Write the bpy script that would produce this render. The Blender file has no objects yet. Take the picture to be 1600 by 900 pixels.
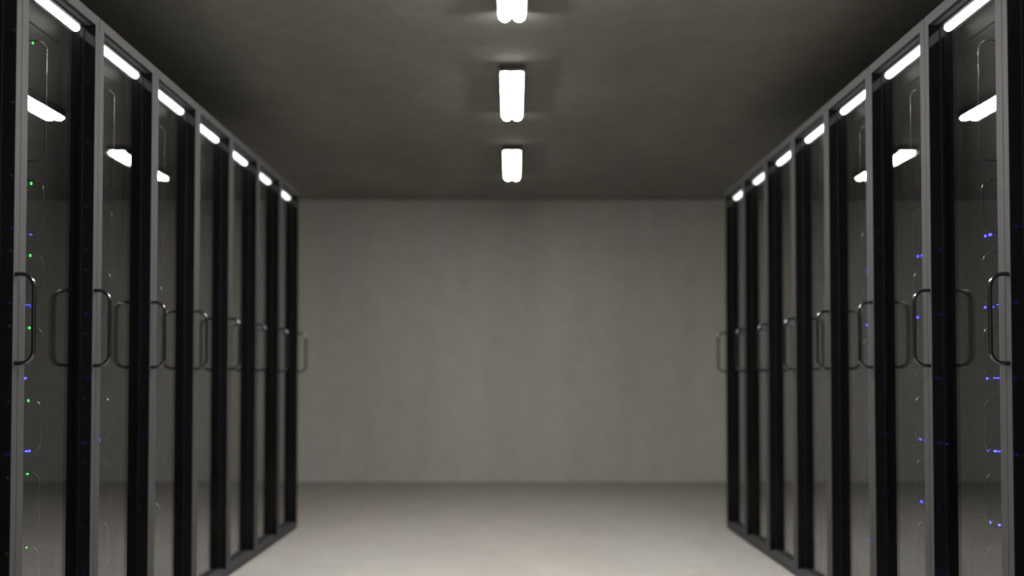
import bpy, bmesh, math, random
from mathutils import Vector, Matrix
random.seed(7)
C = bpy.context.scene.collection
PI = math.pi
ORD = ['first', 'second', 'third', 'fourth', 'fifth', 'sixth', 'seventh', 'eighth']

# ---------------------------------------------------------------- materials
def nodes_of(name):
    m = bpy.data.materials.new(name); m.use_nodes = True
    nt = m.node_tree
    for n in list(nt.nodes): nt.nodes.remove(n)
    out = nt.nodes.new('ShaderNodeOutputMaterial')
    return m, nt, out

def principled(name, col, rough=0.5, metal=0.0, spec=0.5, coat=0.0, wear=0.0):
    m, nt, out = nodes_of(name)
    b = nt.nodes.new('ShaderNodeBsdfPrincipled')
    b.inputs['Base Color'].default_value = (*col, 1)
    b.inputs['Roughness'].default_value = rough
    b.inputs['Metallic'].default_value = metal
    b.inputs['Specular IOR Level'].default_value = spec
    b.inputs['Coat Weight'].default_value = coat
    if wear:
        tc = nt.nodes.new('ShaderNodeTexCoord')
        n = nt.nodes.new('ShaderNodeTexNoise')
        n.inputs['Scale'].default_value = 9.0; n.inputs['Detail'].default_value = 5
        nt.links.new(tc.outputs['Object'], n.inputs['Vector'])
        r = nt.nodes.new('ShaderNodeMapRange')
        r.inputs['To Min'].default_value = max(0.02, rough - wear)
        r.inputs['To Max'].default_value = rough + wear
        nt.links.new(n.outputs['Fac'], r.inputs['Value'])
        nt.links.new(r.outputs['Result'], b.inputs['Roughness'])
    nt.links.new(b.outputs['BSDF'], out.inputs['Surface'])
    return m

def emission(name, col, strength, sample=True):
    m, nt, out = nodes_of(name)
    e = nt.nodes.new('ShaderNodeEmission')
    e.inputs['Color'].default_value = (*col, 1); e.inputs['Strength'].default_value = strength
    nt.links.new(e.outputs['Emission'], out.inputs['Surface'])
    if not sample: m.cycles.emission_sampling = 'NONE'
    return m

def glass_mat(name):
    # thin pane: Schlick reflection over clear transmission on each face
    m, nt, out = nodes_of(name)
    N = nt.nodes.new; L = nt.links.new
    g = N('ShaderNodeNewGeometry')
    d = N('ShaderNodeVectorMath'); d.operation = 'DOT_PRODUCT'
    L(g.outputs['Normal'], d.inputs[0]); L(g.outputs['Incoming'], d.inputs[1])
    a = N('ShaderNodeMath'); a.operation = 'ABSOLUTE'; L(d.outputs['Value'], a.inputs[0])
    s = N('ShaderNodeMath'); s.operation = 'SUBTRACT'; s.inputs[0].default_value = 1; L(a.outputs[0], s.inputs[1])
    p = N('ShaderNodeMath'); p.operation = 'POWER'; L(s.outputs[0], p.inputs[0]); p.inputs[1].default_value = 5
    ma = N('ShaderNodeMath'); ma.operation = 'MULTIPLY_ADD'; L(p.outputs[0], ma.inputs[0])
    ma.inputs[1].default_value = 0.96; ma.inputs[2].default_value = 0.04; ma.use_clamp = True
    t = N('ShaderNodeBsdfTransparent'); t.inputs['Color'].default_value = (0.93, 0.94, 0.94, 1)
    r = N('ShaderNodeBsdfGlossy'); r.inputs['Roughness'].default_value = 0.0; r.inputs['Color'].default_value = (1, 1, 1, 1)
    mx = N('ShaderNodeMixShader')
    L(ma.outputs[0], mx.inputs['Fac']); L(t.outputs[0], mx.inputs[1]); L(r.outputs[0], mx.inputs[2])
    L(mx.outputs[0], out.inputs['Surface'])
    return m

def concrete(name, dark, light, rough, stretch=(1, 1, 1), pit=0.35, bump=0.12, spec=0.4, warm=0.5):
    m, nt, out = nodes_of(name)
    N = nt.nodes.new; L = nt.links.new
    tc = N('ShaderNodeTexCoord')
    mp = N('ShaderNodeMapping'); mp.inputs['Scale'].default_value = stretch
    L(tc.outputs['Object'], mp.inputs['Vector'])
    n1 = N('ShaderNodeTexNoise'); n1.inputs['Scale'].default_value = 1.1; n1.inputs['Detail'].default_value = 8; n1.inputs['Roughness'].default_value = 0.62
    L(mp.outputs[0], n1.inputs['Vector'])
    n2 = N('ShaderNodeTexNoise'); n2.inputs['Scale'].default_value = 7.0; n2.inputs['Detail'].default_value = 6
    L(tc.outputs['Object'], n2.inputs['Vector'])
    n3 = N('ShaderNodeTexNoise'); n3.inputs['Scale'].default_value = 28.0; n3.inputs['Detail'].default_value = 3
    L(tc.outputs['Object'], n3.inputs['Vector'])
    mix = N('ShaderNodeMath'); mix.operation = 'MULTIPLY_ADD'; mix.inputs[1].default_value = 0.35
    L(n2.outputs['Fac'], mix.inputs[0])
    sc = N('ShaderNodeMath'); sc.operation = 'MULTIPLY'; sc.inputs[1].default_value = 0.65; L(n1.outputs['Fac'], sc.inputs[0])
    L(sc.outputs[0], mix.inputs[2])
    cr = N('ShaderNodeValToRGB')
    cr.color_ramp.elements[0].position = 0.36; cr.color_ramp.elements[0].color = (*dark, 1)
    cr.color_ramp.elements[1].position = 0.64; cr.color_ramp.elements[1].color = (*light, 1)
    L(mix.outputs[0], cr.inputs['Fac'])
    # warm / cool drift
    n4 = N('ShaderNodeTexNoise'); n4.inputs['Scale'].default_value = 0.9; n4.inputs['Detail'].default_value = 2
    mp4 = N('ShaderNodeMapping'); mp4.inputs['Location'].default_value = (5.2, 3.1, 1.7); mp4.inputs['Scale'].default_value = stretch
    L(tc.outputs['Object'], mp4.inputs['Vector']); L(mp4.outputs[0], n4.inputs['Vector'])
    tint = N('ShaderNodeValToRGB')
    tint.color_ramp.elements[0].position = 0.35; tint.color_ramp.elements[0].color = (0.965, 1.0, 0.985, 1)
    tint.color_ramp.elements[1].position = 0.65; tint.color_ramp.elements[1].color = (1.0, 0.955, 0.92, 1)
    L(n4.outputs['Fac'], tint.inputs['Fac'])
    mul = N('ShaderNodeMix'); mul.data_type = 'RGBA'; mul.blend_type = 'MULTIPLY'; mul.inputs['Factor'].default_value = warm
    L(cr.outputs['Color'], mul.inputs[6]); L(tint.outputs['Color'], mul.inputs[7])
    # small pits
    pr = N('ShaderNodeValToRGB')
    pr.color_ramp.elements[0].position = 0.27; pr.color_ramp.elements[0].color = (1 - pit,) * 3 + (1,)
    pr.color_ramp.elements[1].position = 0.36; pr.color_ramp.elements[1].color = (1, 1, 1, 1)
    L(n3.outputs['Fac'], pr.inputs['Fac'])
    m2 = N('ShaderNodeMix'); m2.data_type = 'RGBA'; m2.blend_type = 'MULTIPLY'; m2.inputs['Factor'].default_value = 1
    L(mul.outputs[2], m2.inputs[6]); L(pr.outputs['Color'], m2.inputs[7])
    b = N('ShaderNodeBsdfPrincipled')
    b.inputs['Roughness'].default_value = rough; b.inputs['Specular IOR Level'].default_value = spec
    L(m2.outputs[2], b.inputs['Base Color'])
    bp = N('ShaderNodeBump'); bp.inputs['Strength'].default_value = bump; bp.inputs['Distance'].default_value = 0.01
    L(n2.outputs['Fac'], bp.inputs['Height']); L(bp.outputs['Normal'], b.inputs['Normal'])
    L(b.outputs['BSDF'], out.inputs['Surface'])
    return m

M = dict(
    wall=concrete('wall_concrete', (0.60, 0.59, 0.568), (0.70, 0.689, 0.66), 0.85, (1.9, 1.9, 0.3), pit=0.06, spec=0.1),
    floor=concrete('floor_concrete', (0.40, 0.383, 0.362), (0.47, 0.45, 0.425), 0.75, (1.6, .45, 1), pit=0.06, bump=0.02, spec=0.08),
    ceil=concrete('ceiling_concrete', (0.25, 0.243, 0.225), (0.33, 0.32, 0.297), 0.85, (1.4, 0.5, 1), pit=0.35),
    frame=principled('grey_powder_coat', (0.056, 0.056, 0.0585), 0.66, 0.1, 0.38, wear=0.04),
    black=principled('black_gloss_lining', (0.006, 0.006, 0.0065), 0.05, 0.0, 0.13, wear=0.02),
    body=principled('black_sheet_steel', (0.007, 0.007, 0.0075), 0.5, 0.0, 0.15, wear=0.08),
    face=principled('black_server_plastic', (0.008, 0.008, 0.0083), 0.5, 0.0, 0.12, wear=0.08),
    handle=principled('black_chrome', (0.15, 0.15, 0.157), 0.2, 1.0),
    shandle=principled('dark_server_steel', (0.16, 0.16, 0.16), 0.22, 1.0),
    housing=principled('lamp_housing_dark', (0.035, 0.035, 0.035), 0.5, 0.2),
    clip=principled('clip_grey', (0.10, 0.10, 0.10), 0.4, 0.5),
    rubber=principled('gasket_rubber', (0.008, 0.008, 0.008), 0.5, 0.0, 0.15),
    glass=glass_mat('door_glass'),
    tube_far=emission('tube_light_dimmed', (1.0, 0.965, 0.92), 28.0),
    tube_mid=emission('tube_light_medium', (1.0, 0.965, 0.92), 66.0),
    tube_near=emission('tube_light_full', (1.0, 0.965, 0.92), 165.0),
    strip=emission('strip_light', (1.0, 0.985, 0.96), 6.0),
    blue=emission('blue_led', (0.05, 0.055, 1.0), 9.0, False),
    green=emission('green_led', (0.05, 1.0, 0.10), 5.0, False),
)

# ---------------------------------------------------------------- mesh helpers
def add_box(bm, x0, x1, y0, y1, z0, z1):
    vs = [bm.verts.new((x, y, z)) for x in (x0, x1) for y in (y0, y1) for z in (z0, z1)]
    for f in ((0, 1, 3, 2), (4, 6, 7, 5), (0, 4, 5, 1), (2, 3, 7, 6), (0, 2, 6, 4), (1, 5, 7, 3)):
        bm.faces.new([vs[i] for i in f])

def add_tube(bm, pts, r, seg=12, cap=True):
    pts = [Vector(p) for p in pts]
    rings = []
    up = None
    for i, p in enumerate(pts):
        t = ((pts[min(i + 1, len(pts) - 1)] - pts[max(i - 1, 0)])).normalized()
        if up is None:
            up = t.orthogonal().normalized()
        up = (up - t * up.dot(t)).normalized()
        s = t.cross(up)
        rr = r[i] if isinstance(r, (list, tuple)) else r
        rings.append([bm.verts.new(p + (up * math.cos(2 * PI * k / seg) + s * math.sin(2 * PI * k / seg)) * rr) for k in range(seg)])
    for a, b in zip(rings, rings[1:]):
        for k in range(seg):
            bm.faces.new((a[k], a[(k + 1) % seg], b[(k + 1) % seg], b[k])).smooth = True
    if cap:
        bm.faces.new(rings[0][::-1]); bm.faces.new(rings[-1])

def add_capsule(bm, p0, p1, r, seg=16):
    p0, p1 = Vector(p0), Vector(p1); t = (p1 - p0).normalized()
    pts, rs = [], []
    for k in range(6):
        a = PI / 2 * k / 5
        pts.append(p0 + t * (r * (1 - math.sin(a)))); rs.append(max(r * math.cos(a), 1e-4))
    pts = pts[::-1]; rs = rs[::-1]
    head = list(zip(pts, rs))
    tail = [(p1 - (p - p0), q) for p, q in head][::-1]
    allp = head + tail
    add_tube(bm, [p for p, _ in allp], [q for _, q in allp], seg)

def bevel(bm, w, seg=2):
    bmesh.ops.bevel(bm, geom=list(bm.edges), offset=w, segments=seg, profile=0.5, affect='EDGES')

def mesh(name, bm, mat):
    bmesh.ops.recalc_face_normals(bm, faces=bm.faces)
    me = bpy.data.meshes.new(name); bm.to_mesh(me); bm.free()
    me.materials.append(mat)
    return me

def put(name, me, parent=None, loc=(0, 0, 0), label=None):
    o = bpy.data.objects.new(name, me); C.objects.link(o)
    o.location = loc
    if parent: o.parent = parent
    if label: o['label'] = label
    return o

def thing(name, label, cat, loc, rotz=0, group=None):
    o = bpy.data.objects.new(name, None); C.objects.link(o)
    o.empty_display_size = 0.1
    o.location = loc; o.rotation_euler = (0, 0, rotz)
    o['label'] = label; o['category'] = cat
    if group: o['group'] = group
    return o

def rounded_u(depth, z0, z1, rc, x=0.0, n=7):
    """path of a D handle leaving the y=0 plane towards -y"""
    pts = [(x, 0, z1)]
    pts += [(x, -depth + rc - rc * math.sin(a), z1 - rc + rc * math.cos(a)) for a in [PI / 2 * k / n for k in range(n + 1)]]
    pts += [(x, -depth + rc - rc * math.cos(a), z0 + rc - rc * math.sin(a)) for a in [PI / 2 * k / n for k in range(n + 1)]]
    pts += [(x, 0, z0)]
    return pts

# ---------------------------------------------------------------- setting
X = 1.30            # half the aisle, to the cabinet fronts
EYE = 0.912
CEIL = 2.483
YB, YF = 10.73, -1.6
XW = 2.75
def shell(name, b, mat):
    bm = bmesh.new(); add_box(bm, *b)
    o = put(name, mesh(name, bm, mat)); o['kind'] = 'structure'; return o
shell('floor', (-XW - .15, XW + .15, YF - .15, YB + .15, -0.15, 0), M['floor'])
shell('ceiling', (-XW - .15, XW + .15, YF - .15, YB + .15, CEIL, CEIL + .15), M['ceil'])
shell('wall_back', (-XW, XW, YB, YB + .15, 0, CEIL), M['wall'])
shell('wall_front', (-XW, XW, YF - .15, YF, 0, CEIL), M['wall'])
shell('wall_left', (-XW - .15, -XW, YF - .15, YB + .15, 0, CEIL), M['wall'])
shell('wall_right', (XW, XW + .15, YF - .15, YB + .15, 0, CEIL), M['wall'])

# ---------------------------------------------------------------- ceiling lamps
def lamp(y0, y1, label, tube):
    t = thing('ceiling_lamp', label, 'lamp', (0, (y0 + y1) / 2, CEIL), 0, 'twin tube lamps along the ceiling')
    h = (y1 - y0) / 2
    bm = bmesh.new()
    add_box(bm, -.063, .063, -h - .006, h + .006, -.036, 0)
    bevel(bm, .003)
    for e in (-1, 1):  # side lips, added to keep the tubes' light off the ceiling
        add_box(bm, e * .0605 - .0025, e * .0605 + .0025, -h, h, -.052, -.034)
    put('housing', mesh('lamp_housing', bm, M['housing']), t)
    for s in (-1, 1):
        bm = bmesh.new()
        add_capsule(bm, (s * .030, -h + .012, -.036), (s * .030, h - .004, -.036), .0255, 18)
        put('tube', mesh('lamp_tube', bm, M[tube]), t)
lamp(6.05, 7.10, 'twin tube lamp on the ceiling, middle one of the three in the row', 'tube_mid')
lamp(8.18, 9.27, 'twin tube lamp on the ceiling, farthest of the row and nearest the end wall', 'tube_far')
lamp(4.00, 5.135, 'twin tube lamp on the ceiling, cut through by the top edge of the photo', 'tube_near')
lamp(1.90, 3.00, 'twin tube lamp on the ceiling nearest the viewpoint, above the top of the photo', 'tube_near')

# ---------------------------------------------------------------- cabinet meshes
W = 0.598           # cabinet width; pitch 0.600
D = 1.0
ZB, ZT = 0.010, 2.047
OB, OT = 0.042, 2.014
NEAR, FAR = 0.042, 0.034     # stile widths at the hinge and the handle side
GY = 0.038          # glass recess

def cabinet_parts(flip):
    """local frame: x along the row (0..W), y=0 front facing -y. flip: the handle is at the x=0 side."""
    a, b = (FAR, W - NEAR) if flip else (NEAR, W - FAR)
    P = {}
    bm = bmesh.new()
    t = .018
    f = .012
    add_box(bm, 0, t, f, D, ZB, ZT); add_box(bm, W - t, W, f, D, ZB, ZT)
    add_box(bm, t, W - t, f, D, ZT - t, ZT); add_box(bm, t, W - t, f, D, ZB, ZB + t)
    add_box(bm, t, W - t, D - t, D, ZB + t, ZT - t)
    P['cabinet_body'] = mesh('cabinet_body', bm, M['body'])
    bm = bmesh.new()
    add_box(bm, .03, W - .03, .03, D - .03, 0, ZB)
    P['plinth'] = mesh('cabinet_plinth', bm, M['body'])
    # grey door frame
    bm = bmesh.new()
    o = [bm.verts.new(p) for p in ((0, 0, ZB), (W, 0, ZB), (W, 0, ZT), (0, 0, ZT))]
    i = [bm.verts.new(p) for p in ((a, 0, OB), (b, 0, OB), (b, 0, OT), (a, 0, OT))]
    o2 = [bm.verts.new((v.co.x, .011, v.co.z)) for v in o]
    i2 = [bm.verts.new((v.co.x, .011, v.co.z)) for v in i]
    for k in range(4):
        n = (k + 1) % 4
        bm.faces.new((o[k], o[n], i[n], i[k])); bm.faces.new((o2[k], i2[k], i2[n], o2[n]))
        bm.faces.new((o[k], o2[k], o2[n], o[n])); bm.faces.new((i[k], i[n], i2[n], i2[k]))
    bevel_edges = [e for e in bm.edges if all(abs(v.co.y) < 1e-6 for v in e.verts)
                   and (all(v in o for v in e.verts) )]
    bmesh.ops.bevel(bm, geom=bevel_edges, offset=.0025, segments=2, profile=.5, affect='EDGES')
    P['door'] = mesh('cabinet_door', bm, M['frame'])
    # black reveal lining the opening, running back to the server fronts
    bm = bmesh.new()
    q = .0025
    y0, y1 = .0015, GY + .012
    add_box(bm, 0, q, y0, y1, OB, OT)
    P['jamb_lining'] = mesh('door_jamb_lining', bm, M['black'])
    P['jamb_x'] = (a, b - q)
    bm = bmesh.new()
    add_box(bm, a + q, b - q, .011, y1, OT - q, OT)
    P['soffit_lining'] = mesh('door_soffit_lining', bm, M['frame'])
    bm = bmesh.new()
    add_box(bm, a + q, b - q, .011, y1, OB, OB + q)
    P['sill_lining'] = mesh('door_sill_lining', bm, M['frame'])
    bm = bmesh.new(); add_box(bm, a + q, b - q, GY, GY + .005, OB + q, OT - q)
    P['glass_pane'] = mesh('door_glass_pane', bm, M['glass'])
    bm = bmesh.new()
    g = .0035
    for s in (0, 1):
        xx = a + q if s == 0 else b - q - g
        add_box(bm, xx, xx + g, GY - .004, GY - .0002, OB + q, OT - q)
    add_box(bm, a + q + g, b - q - g, GY - .004, GY - .0002, OT - q - g, OT - q)
    add_box(bm, a + q + g, b - q - g, GY - .004, GY - .0002, OB + q, OB + q + g)
    P['gasket'] = mesh('door_gasket', bm, M['rubber'])
    # handle on the narrow stile
    hx = .022 if flip else W - .022
    bm = bmesh.new()
    add_tube(bm, rounded_u(.049, .950, 1.184, .034, hx), .0058, 12)
    P['handle'] = mesh('door_handle', bm, M['handle'])
    # light strip under the cabinet top, just behind the glass
    s0, s1 = .030, W - .030
    bm = bmesh.new(); add_capsule(bm, (s0, .060, 2.004), (s1, .060, 2.004), .013, 16)
    P['light_strip'] = mesh('light_strip', bm, M['strip'])
    bm = bmesh.new(); add_box(bm, -.006, .006, .053, .067, 2.012, ZT - .018)
    P['strip_clip'] = mesh('strip_clip', bm, M['clip'])
    P['clip_x'] = (s0 + .06, s1 - .06)
    # mounting rails and blanking panel
    for nm, x0, x1 in (('l', .018, .058), ('r', W - .058, W - .018)):
        bm = bmesh.new(); add_box(bm, x0, x1, .112, .125, ZB + .018, ZT - .018)
        for k in range(36):
            z = .08 + k * .053
            add_box(bm, (x0 + x1) / 2 - .005, (x0 + x1) / 2 + .005, .111, .112, z - .005, z + .005)
        P['rail' + nm] = mesh('mounting_rail', bm, M['body'])
    bm = bmesh.new(); add_box(bm, .04, W - .04, .104, .1115, 1.949, 2.012); bevel(bm, .0015)
    P['blanking_panel'] = mesh('blanking_panel', bm, M['face'])
    return P
PARTS = {'left': cabinet_parts(False), 'right': cabinet_parts(True)}

# ---------------------------------------------------------------- servers
FY = .104           # server front plane behind the cabinet front
def server_meshes(h, hz0, hz1, depth):
    P = {}
    bm = bmesh.new(); add_box(bm, -.215, .215, .0085, .62, .002, h - .002)
    P['chassis'] = mesh('server_chassis', bm, M['body'])
    bm = bmesh.new()
    add_box(bm, -.245, .245, 0, .0075, 0, h)
    bevel(bm, .0006, 1)
    n = int((h - .05) / .018)
    for s in (-1, 1):                       # raised vent bars both sides
        for k in range(n):
            z = .028 + k * .018
            x0, x1 = (.125, .215) if s > 0 else (-.215, -.125)
            add_box(bm, x0, x1, -.002, 0, z, z + .006)
    P['faceplate'] = mesh('server_faceplate', bm, M['face'])
    bm = bmesh.new()
    add_tube(bm, rounded_u(depth, hz0, hz1, .030, .004), .0025, 10)
    P['pull_handle'] = mesh('server_pull_handle', bm, M['shandle'])
    return P
SM = server_meshes(.210, .018, .173, .047)
ST = server_meshes(.424, .018, .368, .052)
def led(name, mat, w, h):
    bm = bmesh.new(); add_box(bm, -w / 2, w / 2, -.0025, 0, -h / 2, h / 2); bevel(bm, .0008, 1)
    return mesh(name, bm, mat)
LB = led('blue_led', M['blue'], .0082, .0066)
LG = led('green_led', M['green'], .0068, .0068)

# across-server positions of the blue lights, one list per row from the top
BLUE = [
    [.035, .028, -.050, -.060, -.092],
    [-.006, .016, .034, -.040, -.048, -.100],
    [.004, .012, -.016, -.038, -.092],
    [-.008, .018, .026, .044, -.030, -.042, -.084, -.092],
    [-.018, -.012, -.082],
    [-.006, .020, -.040, -.090],
    [.016, .028, -.050],
]

def server(row, idx, ci, xr, xf, rz, base):
    tall = row < 0
    z = 1.5225 if tall else EYE + .42 - .211 * row - .020
    k = 0 if tall else row + 1
    kind = 'tall black server' if tall else 'black rack server'
    pos = 'topmost' if k == 0 else ('lowest' if row == 6 else ORD[k] + ' from top')
    lab = '%s, %s, in the %s cabinet of the %s row' % (kind, pos, ORD[ci], idx)
    p = base @ Vector((W / 2, FY, z))
    t = thing('rack_server', lab, 'server', p, rz, 'servers behind the cabinet glass')
    P = ST if tall else SM
    for n in ('chassis', 'faceplate', 'pull_handle'):
        put(n, P[n], t)
    if tall:
        for gz in (.3695, .1645):
            put('indicator_light', LG, t, (.030, 0, gz), 'green indicator light')
    else:
        put('indicator_light', LG, t, (.032, 0, .167), 'green indicator light')
        lst = BLUE[row]
        if ci >= 2:
            lst = [u for u in lst if random.random() < .75] or lst[:1]
        for u in lst:
            put('indicator_light', LB, t, (u, 0, .020), 'blue indicator light')

def cabinet(side, ci):
    Yn = 3.20 + .600 * (ci - 1) + .001       # near edge of this cabinet
    if side == 'left':
        loc, rz = (-X, Yn, 0), PI / 2
    else:
        loc, rz = (X, Yn + W, 0), -PI / 2
    if ci == 0: where = 'nearest and cut off at the photo edge, %s row' % side
    elif ci == 7: where = 'last of the %s row, nearest the end wall' % side
    else: where = '%s from the near end of the %s row' % (ORD[ci], side)
    t = thing('server_cabinet', 'grey framed glass door cabinet, ' + where, 'cabinet', loc, rz, 'server cabinets of the %s row' % side)
    P = PARTS[side]
    put('cabinet_body', P['cabinet_body'], t, label='black cabinet shell')
    put('plinth', P['plinth'], t)
    d = put('door', P['door'], t, label='grey door frame')
    for n in ('glass_pane', 'gasket'):
        put(n, P[n], d)
    put('handle', P['handle'], d, label='black bow handle')
    for jx in P['jamb_x']:
        put('jamb_lining', P['jamb_lining'], d, (jx, 0, 0), 'glossy black jamb lining')
    put('soffit_lining', P['soffit_lining'], d); put('sill_lining', P['sill_lining'], d)
    put('light_strip', P['light_strip'], t, label='glowing white light strip')
    for cx in P['clip_x']:
        put('strip_clip', P['strip_clip'], t, (cx, 0, 0))
    put('mounting_rail', P['raill'], t); put('mounting_rail', P['railr'], t)
    put('blanking_panel', P['blanking_panel'], t)
    base = Matrix.Translation(loc) @ Matrix.Rotation(rz, 4, 'Z')
    for row in range(-1, 7):
        server(row, side, ci, None, None, rz, base)

for side in ('left', 'right'):
    for ci in range(8):
        cabinet(side, ci)

# ---------------------------------------------------------------- camera
cam = bpy.data.cameras.new('camera'); co = bpy.data.objects.new('camera', cam); C.objects.link(co)
co.location = (0, 0, EYE)
co.rotation_euler = (PI / 2 + math.radians(1.88), 0, 0)
cam.sensor_width = 36; cam.lens = 42.75; cam.shift_y = 78 / 1600
cam.clip_start = .05; cam.clip_end = 60
cam.dof.use_dof = True; cam.dof.focus_distance = 3.3; cam.dof.aperture_fstop = 1.9
S = bpy.context.scene
S.camera = co
w = bpy.data.worlds.new('world'); S.world = w; w.use_nodes = True
w.node_tree.nodes['Background'].inputs['Color'].default_value = (0, 0, 0, 1)
S.view_settings.view_transform = 'Standard'; S.view_settings.look = 'None'
S.view_settings.gamma = 1; S.view_settings.use_curve_mapping = False
S.view_settings.exposure = 0.0
S.cycles.use_denoising = True
S.cycles.max_bounces = 12; S.cycles.diffuse_bounces = 6; S.cycles.glossy_bounces = 8
S.cycles.transparent_max_bounces = 32
S.cycles.sample_clamp_indirect = 6
